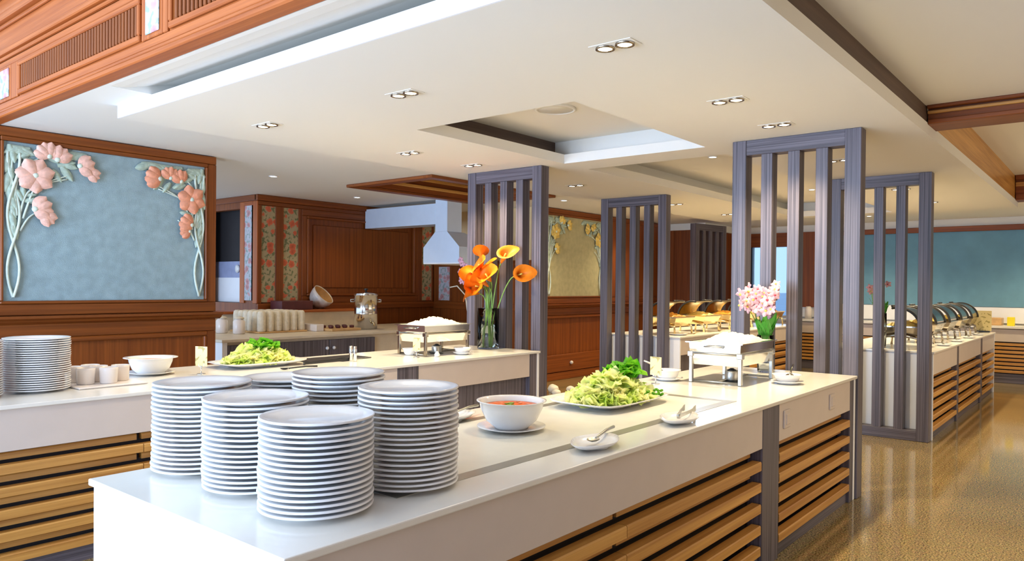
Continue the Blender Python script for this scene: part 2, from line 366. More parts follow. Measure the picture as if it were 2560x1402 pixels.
# ---- panelled wall helper: wood wall whose face looks to -Y, with a fabric panel above a moulded ledge
def panelled_wall(name,X0,X1,Y,stiles,fabric,wood='wood',cut_top=2.70):
    w=tag(MB().box(X0,X1,Y+.05,Y+.2,0,cut_top).build(name,wood+'_x'),kind='structure')
    f0,f1=stiles
    box('top_rail',wood+'_x',w,X0,X1,Y,Y+.05,2.62,2.695,.006)
    box('top_moulding',wood+'_x',w,f0,f1,Y-.012,Y+.05,2.585,2.618,.006)
    box('panel_rail',wood+'_x',w,X0,X1,Y,Y+.05,1.205,1.295,.004)
    box('panel_moulding',wood+'_x',w,f0,f1,Y-.012,Y+.05,1.297,1.32,.006)
    for a,b in((X0,f0-.001),(f1+.001,X1)): box('stile',wood+'_z',w,a,b,Y,Y+.05,1.297,2.618,.005)
    for a,b in((f0,f0+.022),(f1-.022,f1)): box('panel_moulding',wood+'_z',w,a,b,Y-.012,Y+.05,1.321,2.584,.006)
    box('fabric_panel',fabric,w,f0+.022,f1-.022,Y+.02,Y+.05,1.321,2.584)
    m=MB().prism([(Y-.09,1.20),(Y-.09,1.18),(Y-.06,1.165),(Y-.05,1.15),(Y-.02,1.135),(Y+.05,1.135),(Y+.05,1.20)],'x',X0,X1+.03); m.build('ledge_moulding',wood+'_x',w)
    box('frieze_rail',wood+'_x',w,X0,X1,Y,Y+.05,1.02,1.134,.004)
    box('lower_moulding',wood+'_x',w,f0,f1,Y-.015,Y+.05,.975,1.018,.008)
    for a,b in((X0,f0),(f1,X1)): box('lower_stile',wood+'_z',w,a,b,Y,Y+.05,.12,1.018,.004)
    for a,b in((f0,f0+.03),(f1-.03,f1)): box('lower_moulding',wood+'_z',w,a,b,Y-.01,Y+.05,.30,.974,.008)
    box('lower_panel',wood+'_z',w,f0+.03,f1-.03,Y+.025,Y+.05,.12,.974)
    box('base_board',wood+'_x',w,X0,X1,Y-.02,Y+.05,0,.12,.006)
    return w
wall_left=panelled_wall('wall_left',1.0,3.735,6.84,(1.955,3.645),'pale_teal')
wall_back=panelled_wall('wall_back',9.0,13.0,6.90,(9.09,10.75),'olive_fabric')
box('drawer_front','wood_x',wall_back,9.1,10.74,6.87,6.9,.13,.40,.006)
m=MB(); m.ball((0,0,0),.03,.03,.03); m.build('knob','shell',wall_back,(9.75,6.85,.26))

# ---- kitchen recess
kb=tag(MB().box(5.65,9.1,9.28,9.4,0,ZU).build('wall_kitchen','wood_z'),kind='structure')
def kbox(n,mat,x0,x1,z0,z1,y0,b=.006): return box(n,mat,kb,x0,x1,y0,9.28,z0,z1,b)
kbox('cornice','wood_x',5.62,9.0,2.62,2.70,9.21); kbox('rail','wood_x',5.65,9.0,2.565,2.619,9.25)
kbox('rail','wood_x',5.65,9.0,1.10,1.20,9.235)
for a,b in((5.65,5.715),(5.93,6.06),(6.30,6.36),(8.64,8.74),(8.96,9.0)): kbox('stile','wood_z',a,b,1.201,2.564,9.25)
for a,b in((5.715,5.93),(6.06,6.30),(8.74,8.96)): kbox('floral_panel','floral',a,b,1.215,2.555,9.262,0)
for a,b,z0,z1 in((6.36,8.64,2.47,2.564),(6.36,8.64,1.201,1.30)): kbox('panel_frame','wood_x',a,b,z0,z1,9.245)
for a,b in((6.36,6.44),(8.56,8.64)): kbox('panel_frame','wood_z',a,b,1.301,2.469,9.245)
for a,b,z0,z1 in((6.44,8.56,2.435,2.469),(6.44,8.56,1.301,1.335)): kbox('panel_moulding','wood_x',a,b,z0,z1,9.225,.01)
for a,b in((6.44,6.475),(8.525,8.56)): kbox('panel_moulding','wood_z',a,b,1.336,2.434,9.225,.01)
kbox('raised_panel','wood_z',6.56,8.44,1.42,2.35,9.262,.01)
# return wall whose face looks to -X, with an opening
ks=tag(MB().box(5.66,5.75,9.28,9.69,0,ZU).box(5.66,5.75,10.6,12.5,0,ZU).box(5.66,5.75,9.69,10.6,2.53,ZU).box(5.66,5.75,9.69,10.6,0,1.2).build('wall_kitchen_return','wood_z'),kind='structure')
def sbox(n,mat,y0,y1,z0,z1,x0,b=.005): return box(n,mat,ks,x0,5.66,y0,y1,z0,z1,b)
sbox('cornice','wood_y',9.25,12,2.62,2.70,5.62); sbox('stile','teak_z',9.25,9.36,1.2,2.619,5.64); sbox('stile','teak_z',9.58,9.69,1.2,2.619,5.64)
sbox('floral_panel','floral_pale',9.36,9.58,1.24,2.56,5.65,0); sbox('rail','teak_y',9.36,9.58,2.56,2.619,5.64)
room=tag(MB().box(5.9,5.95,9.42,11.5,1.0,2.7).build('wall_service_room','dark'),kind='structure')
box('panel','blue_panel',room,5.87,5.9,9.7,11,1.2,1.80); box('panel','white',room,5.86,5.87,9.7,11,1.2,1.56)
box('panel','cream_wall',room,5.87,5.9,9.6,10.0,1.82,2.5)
for k in range(3): MB().lathe([(0,0),(.055,.0),(.06,.01),(0,.012)],20,cap=False).build('wall_plate','ceramic',room,(5.862,9.78+.17*k,1.69)).rotation_euler=(0,R(-90),0)
# ledge above the kitchen counter and side wall of the recess
kl=struct('wall_kitchen_ledge','stone_ledge',(4.2,7.3,8.9,9.28,0,1.08)); box('ledge','teak_x',kl,4.2,7.32,8.86,9.25,1.08,1.115,.006)
sw=struct('wall_kitchen_side','wood_z',(9.02,9.15,6.95,9.28,0,1.88)); box('plaster','cream_wall',sw,9.02,9.15,6.95,9.28,1.88,ZU)
box('rail','wood_y',sw,9.0,9.02,6.95,9.25,1.80,1.88,.005); box('rail','wood_y',sw,9.0,9.02,6.95,9.25,1.08,1.20,.005)
for a,b in((8.82,8.86),(9.12,9.22),(8.2,8.3),(7.1,7.2)): box('stile','wood_z',sw,9.0,9.02,a,b,1.2,1.8,.004)
box('floral_panel','floral_pale',sw,9.005,9.02,8.86,9.12,1.22,1.79)

# ---- far wall with window, wooden bays and teal fabric
fw=tag(MB().box(14.65,14.8,-4,5.1,0,ZU).box(14.65,14.8,5.85,7,0,ZU).box(14.65,14.8,5.1,5.85,2.30,ZU).box(14.65,14.8,5.1,5.85,0,.94).build('wall_far','paint_wall'),kind='structure')
def wbox(n,mat,y0,y1,z0,z1,x0=14.6,b=.004): return box(n,mat,fw,x0,14.65,y0,y1,z0,z1,b)
wbox('fabric_panel','teal',-4,4.3,1.20,2.48,14.62); wbox('top_trim','wood_y',-4,4.3,2.48,2.57,14.56,.008); wbox('backsplash','white',-4,4.9,.93,1.19,14.61)
wbox('timber_bay','wood_z',4.3,5.05,1.12,2.57,14.58); wbox('timber_header','wood_y',5.05,6.3,2.30,2.57,14.58)
wbox('timber_bay','wood_z',5.9,6.4,.93,2.30,14.58)
wn=tag(MB().box(14.7,14.71,5.1,5.85,.94,2.30).build('window_1','sky_dim_glass'),kind='structure')
for a in((14.64,14.72,5.05,5.11,.94,2.30),(14.64,14.72,5.84,5.9,.94,2.30),(14.66,14.72,5.44,5.47,.94,2.30)): box('window_frame','black',wn,*a)
tag(MB().box(26,900,-300,300,-4.2,-4.0).build('sea','sea'),'open blue sea beyond the far window','sea',kind='stuff')
# unseen corridor wall, added to shut out side light and kept dark against bounce
struct('wall_right_blocker','wood_z',(-6,15,-3.9,-3.75,0,4.3))
# timber pier beside the far left buffet row
pr=tag(MB().box(13.1,14.6,6.2,6.89,0,2.58).build('wall_pier','wood_z'),kind='structure'); box('soffit','paint_wall',pr,13.05,14.6,6.12,6.89,2.58,ZU)
for a,b in((6.2,6.3),(6.79,6.89)): box('stile','wood_z',pr,13.08,13.1,a,b,0,2.58,.004)

# ---- carved floral reliefs
def petal_mesh(L,Wd,depth):
    rows=[]
    for i in range(6):
        t=i/5; w=Wd*math.sin(math.pi*min(1,.12+.80*t))**.8*(1 if t<.8 else 1-.6*(t-.8)/.2)
        rows.append([Vector((t*L, 0, s*w)) + Vector((0,-depth*(.35+.65*math.sin(math.pi*t*.9))*(1-abs(s))-(.004 if abs(s)==.5 else 0),0)) for s in(-1,-.5,0,.5,1)])
    m=MB(); m.grid(rows); return m.mesh('petal')
PETAL=petal_mesh(.115,.05,.022); PETAL2=petal_mesh(.115,.05,.022); LEAF=petal_mesh(.15,.034,.02); 
CORE=MB().ball((0,0,0),.022,.018,.022,2).mesh('flower_centre'); 
def relief(label,u0,v0,Y,flip,flowermat,flowers,leaves,vine_h,vine_x,arch):
    """local frame: x to the right along the wall, z up, proud of the wall towards -y"""
    t=thing('carved_floral_relief',label,'relief',(u0,Y,v0),0,'carved flower reliefs on the fabric panels')
    def pm(me,mat): 
        c=me.copy(); c.materials.clear(); c.materials.append(M[mat]); return c
    P1=pm(PETAL,flowermat); C1=pm(CORE,'vine'); L1=pm(LEAF,'sage')
    for ph in(0,math.pi):
        pts=[]
        for k in range(41):
            s=k/40; pts.append((flip*(vine_x+.042*math.sin(ph+s*math.pi*2.6)*(1 if s<.85 else 1)),-.016-.006*math.cos(ph+s*math.pi*2.6),-vine_h*(1-s)))
        MB().tube(pts,.0105,8).build('vine','vine',t)
    for pts in arch:
        q=[]; P=[Vector((flip*a,-.014,b)) for a,b in pts]
        for i in range(len(P)-1):
            for k in range(6): q.append(P[i].lerp(P[i+1],k/6))
        q.append(P[-1]); 
        for _ in range(6): q=[q[0]]+[(q[i-1]+q[i]*2+q[i+1])/4 for i in range(1,len(q)-1)]+[q[-1]]
        MB().tube(q,.009,8,taper=.6).build('vine','vine',t)
    for (a,b,sc,rot,npet) in flowers:
        fl=put('flower',C1,None,t,(flip*a,-.035,b)); fl.scale=(sc,sc,sc)
        full=npet>=5
        for k in range(npet):
            ang=rot+(2*math.pi*k/npet if full else (k-(npet-1)/2)*.5)
            pe=put('petal',P1,None,fl,(0,.006*(k%2),0)); pe.rotation_euler=(0,-(ang if flip>0 else math.pi-ang),0)
            pe.scale=(1,1,1.0 if full else .95)
    for (a,b,rot,sc) in leaves:
        lf=put('leaf',L1,None,t,(flip*a,-.004-.006*random.random(),b)); lf.rotation_euler=(0,-(rot if flip>0 else math.pi-rot),0); lf.scale=(sc,1,sc)
    return t
rl=random.Random(3); LV=[]
for k in range(13): LV.append((.03+.047*k,.045,rl.choice((-.35,-.7,math.pi+.4)) if k<11 else math.pi+.2,rl.uniform(.85,1.15)))
for k in range(9): LV.append((.025,.06-.075*k,rl.uniform(-1.75,-1.15),rl.uniform(.8,1.1)))
for k in range(9): LV.append((rl.uniform(.05,.4),rl.uniform(-.16,-.02),rl.uniform(-1.2,.4),rl.uniform(.7,1.0)))
for k in range(6): LV.append((rl.uniform(.06,.14),rl.uniform(-.45,-.22),rl.uniform(-1.6,.2),rl.uniform(.5,.8)))
AR=[[(.1,-.62),(.16,-.5),(.26,-.44)],[(.08,-.5),(.06,-.3),(.12,-.1),(.3,.02)],[(.1,-.48),(.14,-.3),(.3,-.2),(.45,-.14)],[(.05,-.6),(.03,-.3),(.05,0)],[(.12,-.52),(.2,-.25),(.28,-.22),(.44,-.17)]]
relief('pale pink carved flowers and vine at the outer end of the blue fabric panel',1.99,2.50,6.858,1,'peach',
    [(.20,-.17,1.25,.3,7),(.36,-.02,1.05,1.2,4),(.30,.0,1.0,2.2,4),(.53,-.05,1.05,.1,4),(.60,-.1,.8,-.4,3),(.20,-.44,1.15,.2,4),(.26,-.48,.9,-.7,3)],LV,1.15,.055,AR)
relief('coral carved flowers and vine at the kitchen end of the blue fabric panel',3.62,2.50,6.858,-1,'coral',
    [(.14,-.24,1.2,.3,6),(.24,-.08,.95,1.2,4),(.34,-.06,.9,1.4,4),(.44,-.08,1.15,.15,4),(.14,-.48,1.05,.3,4),(.16,-.54,.8,-.3,3)],LV,1.15,.055,AR)
relief('tan carved flowers and vine on the olive fabric panel of the wall behind the screens',9.14,2.50,6.918,1,'food_y',
    [(.20,-.17,1.1,.3,6),(.36,-.02,.95,1.2,4),(.53,-.05,.95,.1,4),(.20,-.44,1.0,.2,4)],LV,1.15,.055,AR)
relief('tan carved flowers half hidden by the dark screen on the olive fabric panel',10.72,2.50,6.918,-1,'food_y',
    [(.14,-.24,1.1,.3,6),(.30,-.08,.95,1.2,4),(.44,-.08,1.05,.15,4)],LV,1.15,.055,AR)

# ============================================================ BUFFET ISLANDS
SLATMESH={}
def slat(parent,x0,x1,y,z,h,d):
    L=round(x1-x0,3); key=(L,h,d)
    if key not in SLATMESH:
        me=MB().prism([(-d/2,-h/2),(d/2,-h/2),(d/2,h/2),(-d/2+.004,h/2),(-d/2,h/2-.006)],'x',-L/2,L/2).mesh('slat'); me.materials.append(M['slat_x']); SLATMESH[key]=me
    return put('slat',SLATMESH[key],None,parent,((x0+x1)/2,y,z))
def island(label,X0,X1,Y0,Y1,posts,sections,dark_sections=(),near=True):
    t=thing('buffet_island',label,'buffet counter',(X0,Y0,0))
    def b(n,mat,x0,x1,y0,y1,z0,z1,bev=.0): return box(n,mat,t,x0-X0,x1-X0,y0-Y0,y1-Y0,z0,z1,bev)
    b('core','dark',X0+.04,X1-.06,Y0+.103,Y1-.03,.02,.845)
    b('plinth','lam_x',X0+.04,X1-.04,Y0+.035,Y0+.102,0,.10)
    b('end_panel','white',X0+.012,X0+.04,Y0+.012,Y1-.012,0,.849,.002)
    b('end_panel','white',X1-.04,X1-.004,Y0+.012,Y1-.012,0,.849,.002)
    b('back_panel','white',X0+.04,X1-.04,Y1-.03,Y1-.014,0,.849)
    xs=[X0+.04]
    for p0,p1 in posts:
        b('post','lam_z',p0,p1,Y0+.014,Y0+.1,0,.849,.002); xs+=[p0,p1]
    xs.append(X1-.04)
    for k in range(0,len(xs),2):
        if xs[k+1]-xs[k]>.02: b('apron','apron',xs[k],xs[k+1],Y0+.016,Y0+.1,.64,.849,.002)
    for x0,x1 in sections:
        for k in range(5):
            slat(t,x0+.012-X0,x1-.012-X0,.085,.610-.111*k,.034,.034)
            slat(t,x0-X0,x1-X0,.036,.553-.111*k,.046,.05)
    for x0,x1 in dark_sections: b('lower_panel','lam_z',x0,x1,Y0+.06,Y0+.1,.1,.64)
    return t
def worktop(label,X0,X1,Y0,Y1,z=ZT,th=.021):
    return tag(box('worktop','top',None,X0,X1,Y0,Y1,z-th,z,.004,2),label,'worktop')
isl1=island('white buffet island with golden slats carrying the six plate stacks',.944,5.53,1.433,2.486,[(3.80,4.04),(5.405,5.49)],[(1.0,2.43),(2.434,3.78),(4.045,5.395)])
wt1=worktop('white worktop under the six plate stacks with a grey steel frame let into it',.944,5.53,1.433,2.486)
isl2=island('white buffet island with golden slats along the blue fabric panel wall',.3,5.53,4.24,5.29,[(3.774,3.99),(5.385,5.49)],[(.4,1.9),(1.904,3.76)],[(3.99,5.385)])
wt2=worktop('white worktop with napkin-toned cups and the orange lily vase',.3,5.53,4.24,5.29)
isl3=island('far white buffet island with slats behind the free standing screen by the corridor',8.15,12.7,1.41,2.45,[(9.55,9.66),(11.35,11.5)],[(8.2,9.54),(9.67,11.34),(11.51,12.64)])
wt3=worktop('far worktop in the corridor row carrying roll top chafing dishes',8.15,12.7,1.41,2.45)
isl4=island('far white buffet island with gilt chafing dishes before the timber pier',8.29,12.7,4.2,5.25,[(9.6,9.72),(11.35,11.5)],[(9.72,11.35),(11.5,12.64)],[(8.33,9.6)])
wt4=worktop('far worktop carrying gilt chafing dishes before the timber pier',8.29,12.7,4.2,5.25)
# steel frame inlaid in the front worktop
c1=wt1.location
def wbx(n,mat,x0,x1,y0,y1,z0,z1): return box(n,mat,wt1,x0-c1.x,x1-c1.x,y0-c1.y,y1-c1.y,z0-c1.z,z1-c1.z)
wbx('steel_inlay','grey_inlay',1.42,3.82,1.60,1.655,ZT-.006,ZT+.0012); wbx('steel_inlay','grey_inlay',1.42,3.82,2.26,2.31,ZT-.006,ZT+.0012)
wbx('steel_inlay','grey_inlay',3.76,3.82,1.655,2.26,ZT-.006,ZT+.0012); wbx('steel_inlay','grey_inlay',1.42,1.47,1.655,2.26,ZT-.006,ZT+.0012)
wbx('well_board','well',1.47,3.76,1.655,2.26,ZT-.006,ZT+.0008)
# sockets on the apron
for x in(4.15,4.98):
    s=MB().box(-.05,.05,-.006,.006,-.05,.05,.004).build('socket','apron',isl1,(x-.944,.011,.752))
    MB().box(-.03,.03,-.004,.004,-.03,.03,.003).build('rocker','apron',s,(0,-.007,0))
# back counter by the far wall
bc=thing('back_counter','long slatted counter against the teal fabric wall','counter',(14.0,-3.7,0))
def bcb(n,mat,x0,x1,y0,y1,z0,z1,bev=0): return box(n,mat,bc,x0-14,x1-14,y0+3.7,y1+3.7,z0,z1,bev)
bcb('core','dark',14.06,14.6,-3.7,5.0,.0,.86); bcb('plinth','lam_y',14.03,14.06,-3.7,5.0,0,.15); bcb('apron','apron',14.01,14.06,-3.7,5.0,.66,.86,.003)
for k in range(8): bcb('slat','slat_y',14.015,14.06,-3.7,5.0,.165+.062*k,.165+.062*k+.042,.004)
tag(box('worktop','top',None,13.98,14.6,-3.7,5.0,.87,.91,.004),'white worktop running along the foot of the teal wall','worktop')

# ============================================================ DARK SLATTED SCREENS
def screen_proto():
    t=thing('slatted_screen','','screen')
    W_=.945; T=.12; post=.11; sw=.086; H=ZC-.002
    box('post','lam_z',t,0,T,0,post,0,H,.003); box('post','lam_z',t,0,T,W_-post,W_,0,H,.003)
    box('rail','lam_y',t,.004,T-.004,post,W_-post,H-.115,H,.002); box('rail','lam_y',t,.004,T-.004,post,W_-post,0,.10,.002)
    gap=(W_-2*post-3*sw)/4
    for k in range(3):
        y0=post+gap+(sw+gap)*k; box('slat','lam_z',t,.006,T-.006,y0,y0+sw,.10,H-.115,.003)
    return t
sp=screen_proto()
SCR=[(5.534,1.43,'dark slatted screen standing at the end of the island with the plate stacks'),(5.534,4.255,'dark slatted screen behind the vase of orange lilies'),
     (8.02,1.43,'dark slatted screen rising alone from the corridor floor before the far chafing dishes'),(8.16,4.345,'dark slatted screen between the olive panel wall and the timber pier')]
for i,(x,y,lb) in enumerate(SCR):
    o=sp if i==0 else copy_tree(sp)
    o.location=(x,y,.001); o['label']=lb; o['group']='dark slatted screens'
t=copy_tree(sp); t.location=(13.05,5.70,.001); t.rotation_euler=(0,0,R(80)); t['label']='narrow dark slatted screen beside the timber pier at the far end'; t['group']='dark slatted screens'

# ============================================================ CEILING LAMPS
def twin_lamp():
    t=thing('twin_downlight','','ceiling light')
    MB().box(-.055,.055,-.115,.115,-.003,.0,.001).build('trim_plate','ceil',t)
    for s in(-1,1):
        r=MB().lathe([(.046,-.004),(.046,-.012),(.036,-.012),(.034,.0)],24,cap=False).build('ring','chrome_dark',t,(0,.054*s,0))
        MB().lathe([(.0,-.0085),(.034,-.0085),(.034,-.006),(0,-.006)],20,cap=False).build('lens','lamp',r)
    return t
def spot(parent,x,y,z,power,col,size=R(120),blend=.8,rad=.05):
    l=bpy.data.lights.new('spot','SPOT'); l.energy=power; l.color=col; l.spot_size=size; l.spot_blend=blend; l.shadow_soft_size=rad
    o=bpy.data.objects.new('lamp_light',l); COL.objects.link(o); o.parent=parent; o.location=(0,0,-.03); return o
WARM=(1.0,0.80,0.50)
tl=twin_lamp(); first=True
for x,y,z,lb,pw in [(2.99,1.87,ZC,'twin recessed downlight above the plate stacks',16),(2.99,3.33,ZC,'twin recessed downlight on the dropped ceiling before the coffer',22),(2.99,4.78,ZC,'twin recessed downlight above the pale cups and plates',24),
    (4.28,1.87,ZC,'twin recessed downlight above the front salad platter',30),(4.36,4.78,ZC,'twin recessed downlight above the second salad platter',30),(5.12,1.88,ZC,'twin recessed downlight close to the screen of the plate island',34),(5.16,4.78,ZC,'twin recessed downlight close to the lily vase screen',34),
    (6.85,1.96,ZC,'twin recessed downlight between the two corridor side screens',34),(6.87,4.79,ZC,'twin recessed downlight between the lily screen and the next screen',34),
    (9.2,1.95,ZC,'twin recessed downlight over the first roll top chafing dishes',62),(10.8,1.95,ZC,'twin recessed downlight over the last roll top chafing dishes',62),(9.2,4.75,ZC,'twin recessed downlight over the first gilt chafing dishes',66),(10.9,4.75,ZC,'twin recessed downlight over the last gilt chafing dishes',66)]:
    o=tl if first else copy_tree(tl); first=False
    o.location=(x,y,z); o['label']=lb; o['group']='twin downlights in the dropped ceiling'
    spot(o,x,y,z,pw*1.35,WARM)
def single_lamp(x,y,z,lb,pw,size=R(130)):
    t=thing('downlight',lb,'ceiling light',(x,y,z),0,'single downlights')
    MB().lathe([(.05,0),(.05,-.008),(.038,-.008),(.036,.0)],24,cap=False).build('ring','ceil_white',t)
    MB().lathe([(0,-.005),(.036,-.005),(.036,-.002),(0,-.002)],20,cap=False).build('lens','lamp',t); spot(t,x,y,z,pw,WARM,size)
single_lamp(4.80,7.54,ZU,'single downlight in the ceiling beside the blue panel wall end',16)
single_lamp(6.66,8.38,ZU,'single downlight above the kitchen counter urn',14)
single_lamp(8.6,6.2,ZU,'single downlight above the olive panel wall',45)
single_lamp(11.0,6.2,ZU,'single downlight above the wall between pier and olive panel',36)
single_lamp(13.3,3.3,ZU,'single downlight before the far window',70)
single_lamp(13.4,.9,ZU,'single downlight before the teal wall',75)
single_lamp(7.3,3.35,2.85,'single downlight inside the second plaster coffer',75)
single_lamp(10.5,3.35,2.85,'single downlight inside the farthest plaster coffer',70)
single_lamp(4.6,-.9,2.82,'added fill downlight in the corridor ceiling nearest the hall',60)  # corridor lamps are invented, put in for warm light
single_lamp(8.5,-.9,3.02,'added fill downlight in the corridor ceiling between the beams',110)
sk=thing('ceiling_speaker','round flush ceiling loudspeaker inside the first plaster coffer','speaker',(4.62,3.42,2.85))
MB().lathe([(.16,0),(.16,-.012),(.14,-.016),(.138,-.008)],36,cap=False).build('rim','ceil',sk); MB().lathe([(0,-.011),(.139,-.009),(.139,0),(0,0)],36,cap=False).build('grille','well',sk)

# ============================================================ PLATES
PR=.152
plate_me=MB().lathe([(0,.004),(.085,.004),(.09,0),(.094,.001),(.097,.005),(.125,.0105),(PR-.004,.0135),(PR,.0150),(PR,.0195),(PR-.004,.0205),(.125,.0150),(.102,.0095),(.094,.0075),(0,.0072)],48,cap=False).mesh('dinner_plate')
plate_me.materials.append(M['ceramic'])
def stack(x,y,z,n,dz,where,sc=1.0):
    for k in range(n):
        j=.0022
        o=put('dinner_plate',plate_me,None,None,(x+random.uniform(-j,j),y+random.uniform(-j,j),z+k*dz),random.uniform(0,6))
        o.scale=(sc,sc,1)
        if k==n-1: tag(o,'topmost plate of the stack '+where,'plate','top plates of the stacks')
        else: tag(o,'white plate within the stack '+where,'plate','plates in the stack '+where)
for x,y,n,w in [(1.213,1.69,17,'at the slatted corner of the white island end'),(1.233,2.02,18,'midway along the white island end'),(1.238,2.347,19,'at the inner corner of the white island end'),
    (1.545,1.69,20,'beside the steel inlay in the second row'),(1.55,2.04,21,'in the middle of the second row'),(1.565,2.37,18,'at the inner edge of the second row')]:
    stack(x,y,ZT+.0014,n,.0148,w)
for x,y,n,w in [(1.52,4.70,24,'beside the ivory cups'),(1.175,4.64,24,'away from the ivory cups at the blue panel')]:
    stack(x,y,ZT+.0005,n,.0121,w,1.07)

# ============================================================ TABLEWARE HELPERS
def lathe_part(name,prof,mat,parent=None,loc=None,seg=36): return MB().lathe(prof,seg,cap=False).build(name,mat,parent,loc)
def bowl_profile(r,h,foot,th=.006,flare=.012):
    return [(0,.003),(foot-.004,.003),(foot-.003,0),(foot,0),(foot+.004,.006),(foot+(r-flare-foot)*.55,h*.28),(r-flare-.004,h*.72),(r-flare,h-.008),(r,h-.003),(r,h),(r-flare-.003,h-.002),(r-flare-th-.003,h*.7),(foot+(r-flare-foot)*.5,h*.28+th),(foot*.6,.012),(0,.011)]
def saucer(label,x,y,r,group=None,z=ZT):
    o=lathe_part('saucer',[(0,.003),(r*.55,.003),(r*.58,0),(r*.62,.001),(r*.66,.005),(r,.018),(r,.021),(r*.64,.009),(0,.007)],'ceramic',None,(x,y,z+.0012)); return tag(o,label,'saucer',group)
def bowl(label,x,y,z,r,h,foot,fill=None,flare=.012):
    t=thing('serving_bowl',label,'bowl',(x,y,z)); lathe_part('bowl_body',bowl_profile(r,h,foot,flare=flare),'ceramic',t)
    if fill: lathe_part('bowl_contents',[(0,h*.82),(r*.5,h*.825),(r-flare-.012,h*.80),(r-flare-.03,h*.70),(0,h*.70)],fill,t)
    return t
def spoon(name,label,x,y,z,rz,L=.2,mat='steel',tilt=0,cat='spoon',group=None):
    t=thing(name,label,cat,(x,y,z),rz,group); t.rotation_euler=(0,-tilt,rz)
    MB().tube([(0,0,.006),(L*.2,0,.010),(L*.6,0,.016),(L,0,.014)],.005,8,taper=1.3).build('handle',mat,t)
    rows=[]
    for i in range(7):
        s=i/6; w=.024*math.sin(math.pi*(.08+.86*s))**.7
        rows.append([Vector((-.065*s+.004, w*q, .006-.010*(1-q*q)*math.sin(math.pi*s)+.0035)) for q in(-1,-.6,0,.6,1)])
    m=MB(); m.grid(rows); top=m; 
    m.grid([[v+Vector((0,0,-.0018)) for v in r] for r in rows]); m.build('spoon_bowl',mat,t); return t
def tongs(label,x,y,z,rz,L=.24,mat='steel',group=None):
    t=thing('serving_tongs',label,'tongs',(x,y,z),rz,group)
    for s in(-1,1): 
        rows=[]
        for i in range(9):
            u=i/8; w=.008+.006*(1 if u>.8 else 0)
            c=Vector((L*u, s*(.004+.022*math.sin(math.pi*.5*u)), .010))
            rows.append([c+Vector((0,-.0015,-w)),c+Vector((0,.0015,-w)),c+Vector((0,.0015,w)),c+Vector((0,-.0015,w))])
        m=MB(); m.grid(rows,closed_v=True,smooth=False); m.build('arm',mat,t)
    MB().lathe([(.0,0),(.008,0),(.008,.02),(0,.02)],16,cap=False).build('hinge',mat,t,(0,0,0)); return t
def spoon_rest(label,x,y,rz):
    t=thing('spoon_rest',label,'dish',(x,y,ZT+.0012),rz)
    rows=[]; n=24
    for r_,z_ in((.0,.004),(.6,.004),(.85,.014),(1.0,.026),(1.0,.029),(.84,.018),(.6,.009),(0,.008)):
        rows.append([Vector((.125*r_*math.cos(2*math.pi*k/n)*(1+.18*math.cos(4*math.pi*k/n)),.085*r_*math.sin(2*math.pi*k/n),z_)) for k in range(n)])
    m=MB(); m.grid(rows,closed_v=True); m.build('dish_body','ceramic',t); MB().lathe([(.05,0),(.052,.005)],20,cap=True).build('foot','ceramic',t); return t
def leaf_heap(name,label,cx,cy,cz,rx,ry,h,n,size,mat,parent=None,seed=1):
    rnd=random.Random(seed); m=MB()
    for k in range(n):
        a=rnd.uniform(0,2*math.pi); q=math.sqrt(rnd.random()); zz=h*(1-q**1.7)*rnd.uniform(.55,1.05)
        c=Vector((rx*q*math.cos(a),ry*q*math.sin(a),zz+.006)); s=size*rnd.uniform(.6,1.25)
        rot=Matrix.Rotation(rnd.uniform(0,6.28),3,'Z')@Matrix.Rotation(rnd.uniform(-.9,.9),3,'X')@Matrix.Rotation(rnd.uniform(-.6,.6),3,'Y')
        curl=rnd.uniform(.3,1.1); rows=[]
        for i in range(4):
            for_row=[]
            for j in range(4):
                u,v=(i/3-.5),(j/3-.5); p=Vector((u*s,v*s*1.2,curl*s*(u*u*1.4-v*v*.9)+.22*s*math.sin(7*u+3*v+k)*abs(v)*1.6)); for_row.append(c+rot@p)
            rows.append(for_row)
        m.grid(rows)
    for v in m.bm.verts:
        if v.co.z<.002: v.co.z=.002+random.random()*.003
    o=m.build(name,mat,parent,(cx,cy,cz)); 
    if not parent: tag(o,label,'salad')
    o['kind']='stuff'; return o
def rect_platter(label,x,y,lx,ly,rz=0):
    def ring(f,z,e=5):
        n=32; out=[]
        for k in range(n):
            a=2*math.pi*k/n; c,s=math.cos(a),math.sin(a); r=(abs(c)**e+abs(s)**e)**(-1/e); out.append(Vector((lx/2*f*c*r,ly/2*f*s*r,z)))
        return out
    rows=[ring(.02,.006),ring(.55,.006),ring(.56,0),ring(.60,0),ring(.64,.008),ring(.86,.022),ring(1.0,.036),ring(1.0,.040),ring(.86,.028),ring(.62,.014),ring(.02,.013)]
    m=MB(); m.grid(rows,closed_v=True); o=m.build('serving_platter','ceramic',None,(x,y,ZT+.0014),rz); return tag(o,label,'platter')
def menu_card(label,x,y,rz,z=ZT,w=.085,h=.115):
    t=thing('menu_card_stand',label,'menu card',(x,y,z+.0012),rz)
    box('card','card',t,-.0015,.0015,-w/2,w/2,.055,.055+h)
    m=MB(); m.tube([(0,0,.004),(0,0,.06)],.0035,8); m.build('stem','steel',t); lathe_part('foot',[(0,.005),(.028,.004),(.028,0),(0,0)],'steel',t,seg=20)
    for s in(-1,1): MB().tube([(0,0,.05),(0,s*.02,.052),(0,s*.024,.075)],.0025,6).build('clip','steel',t)
    return t
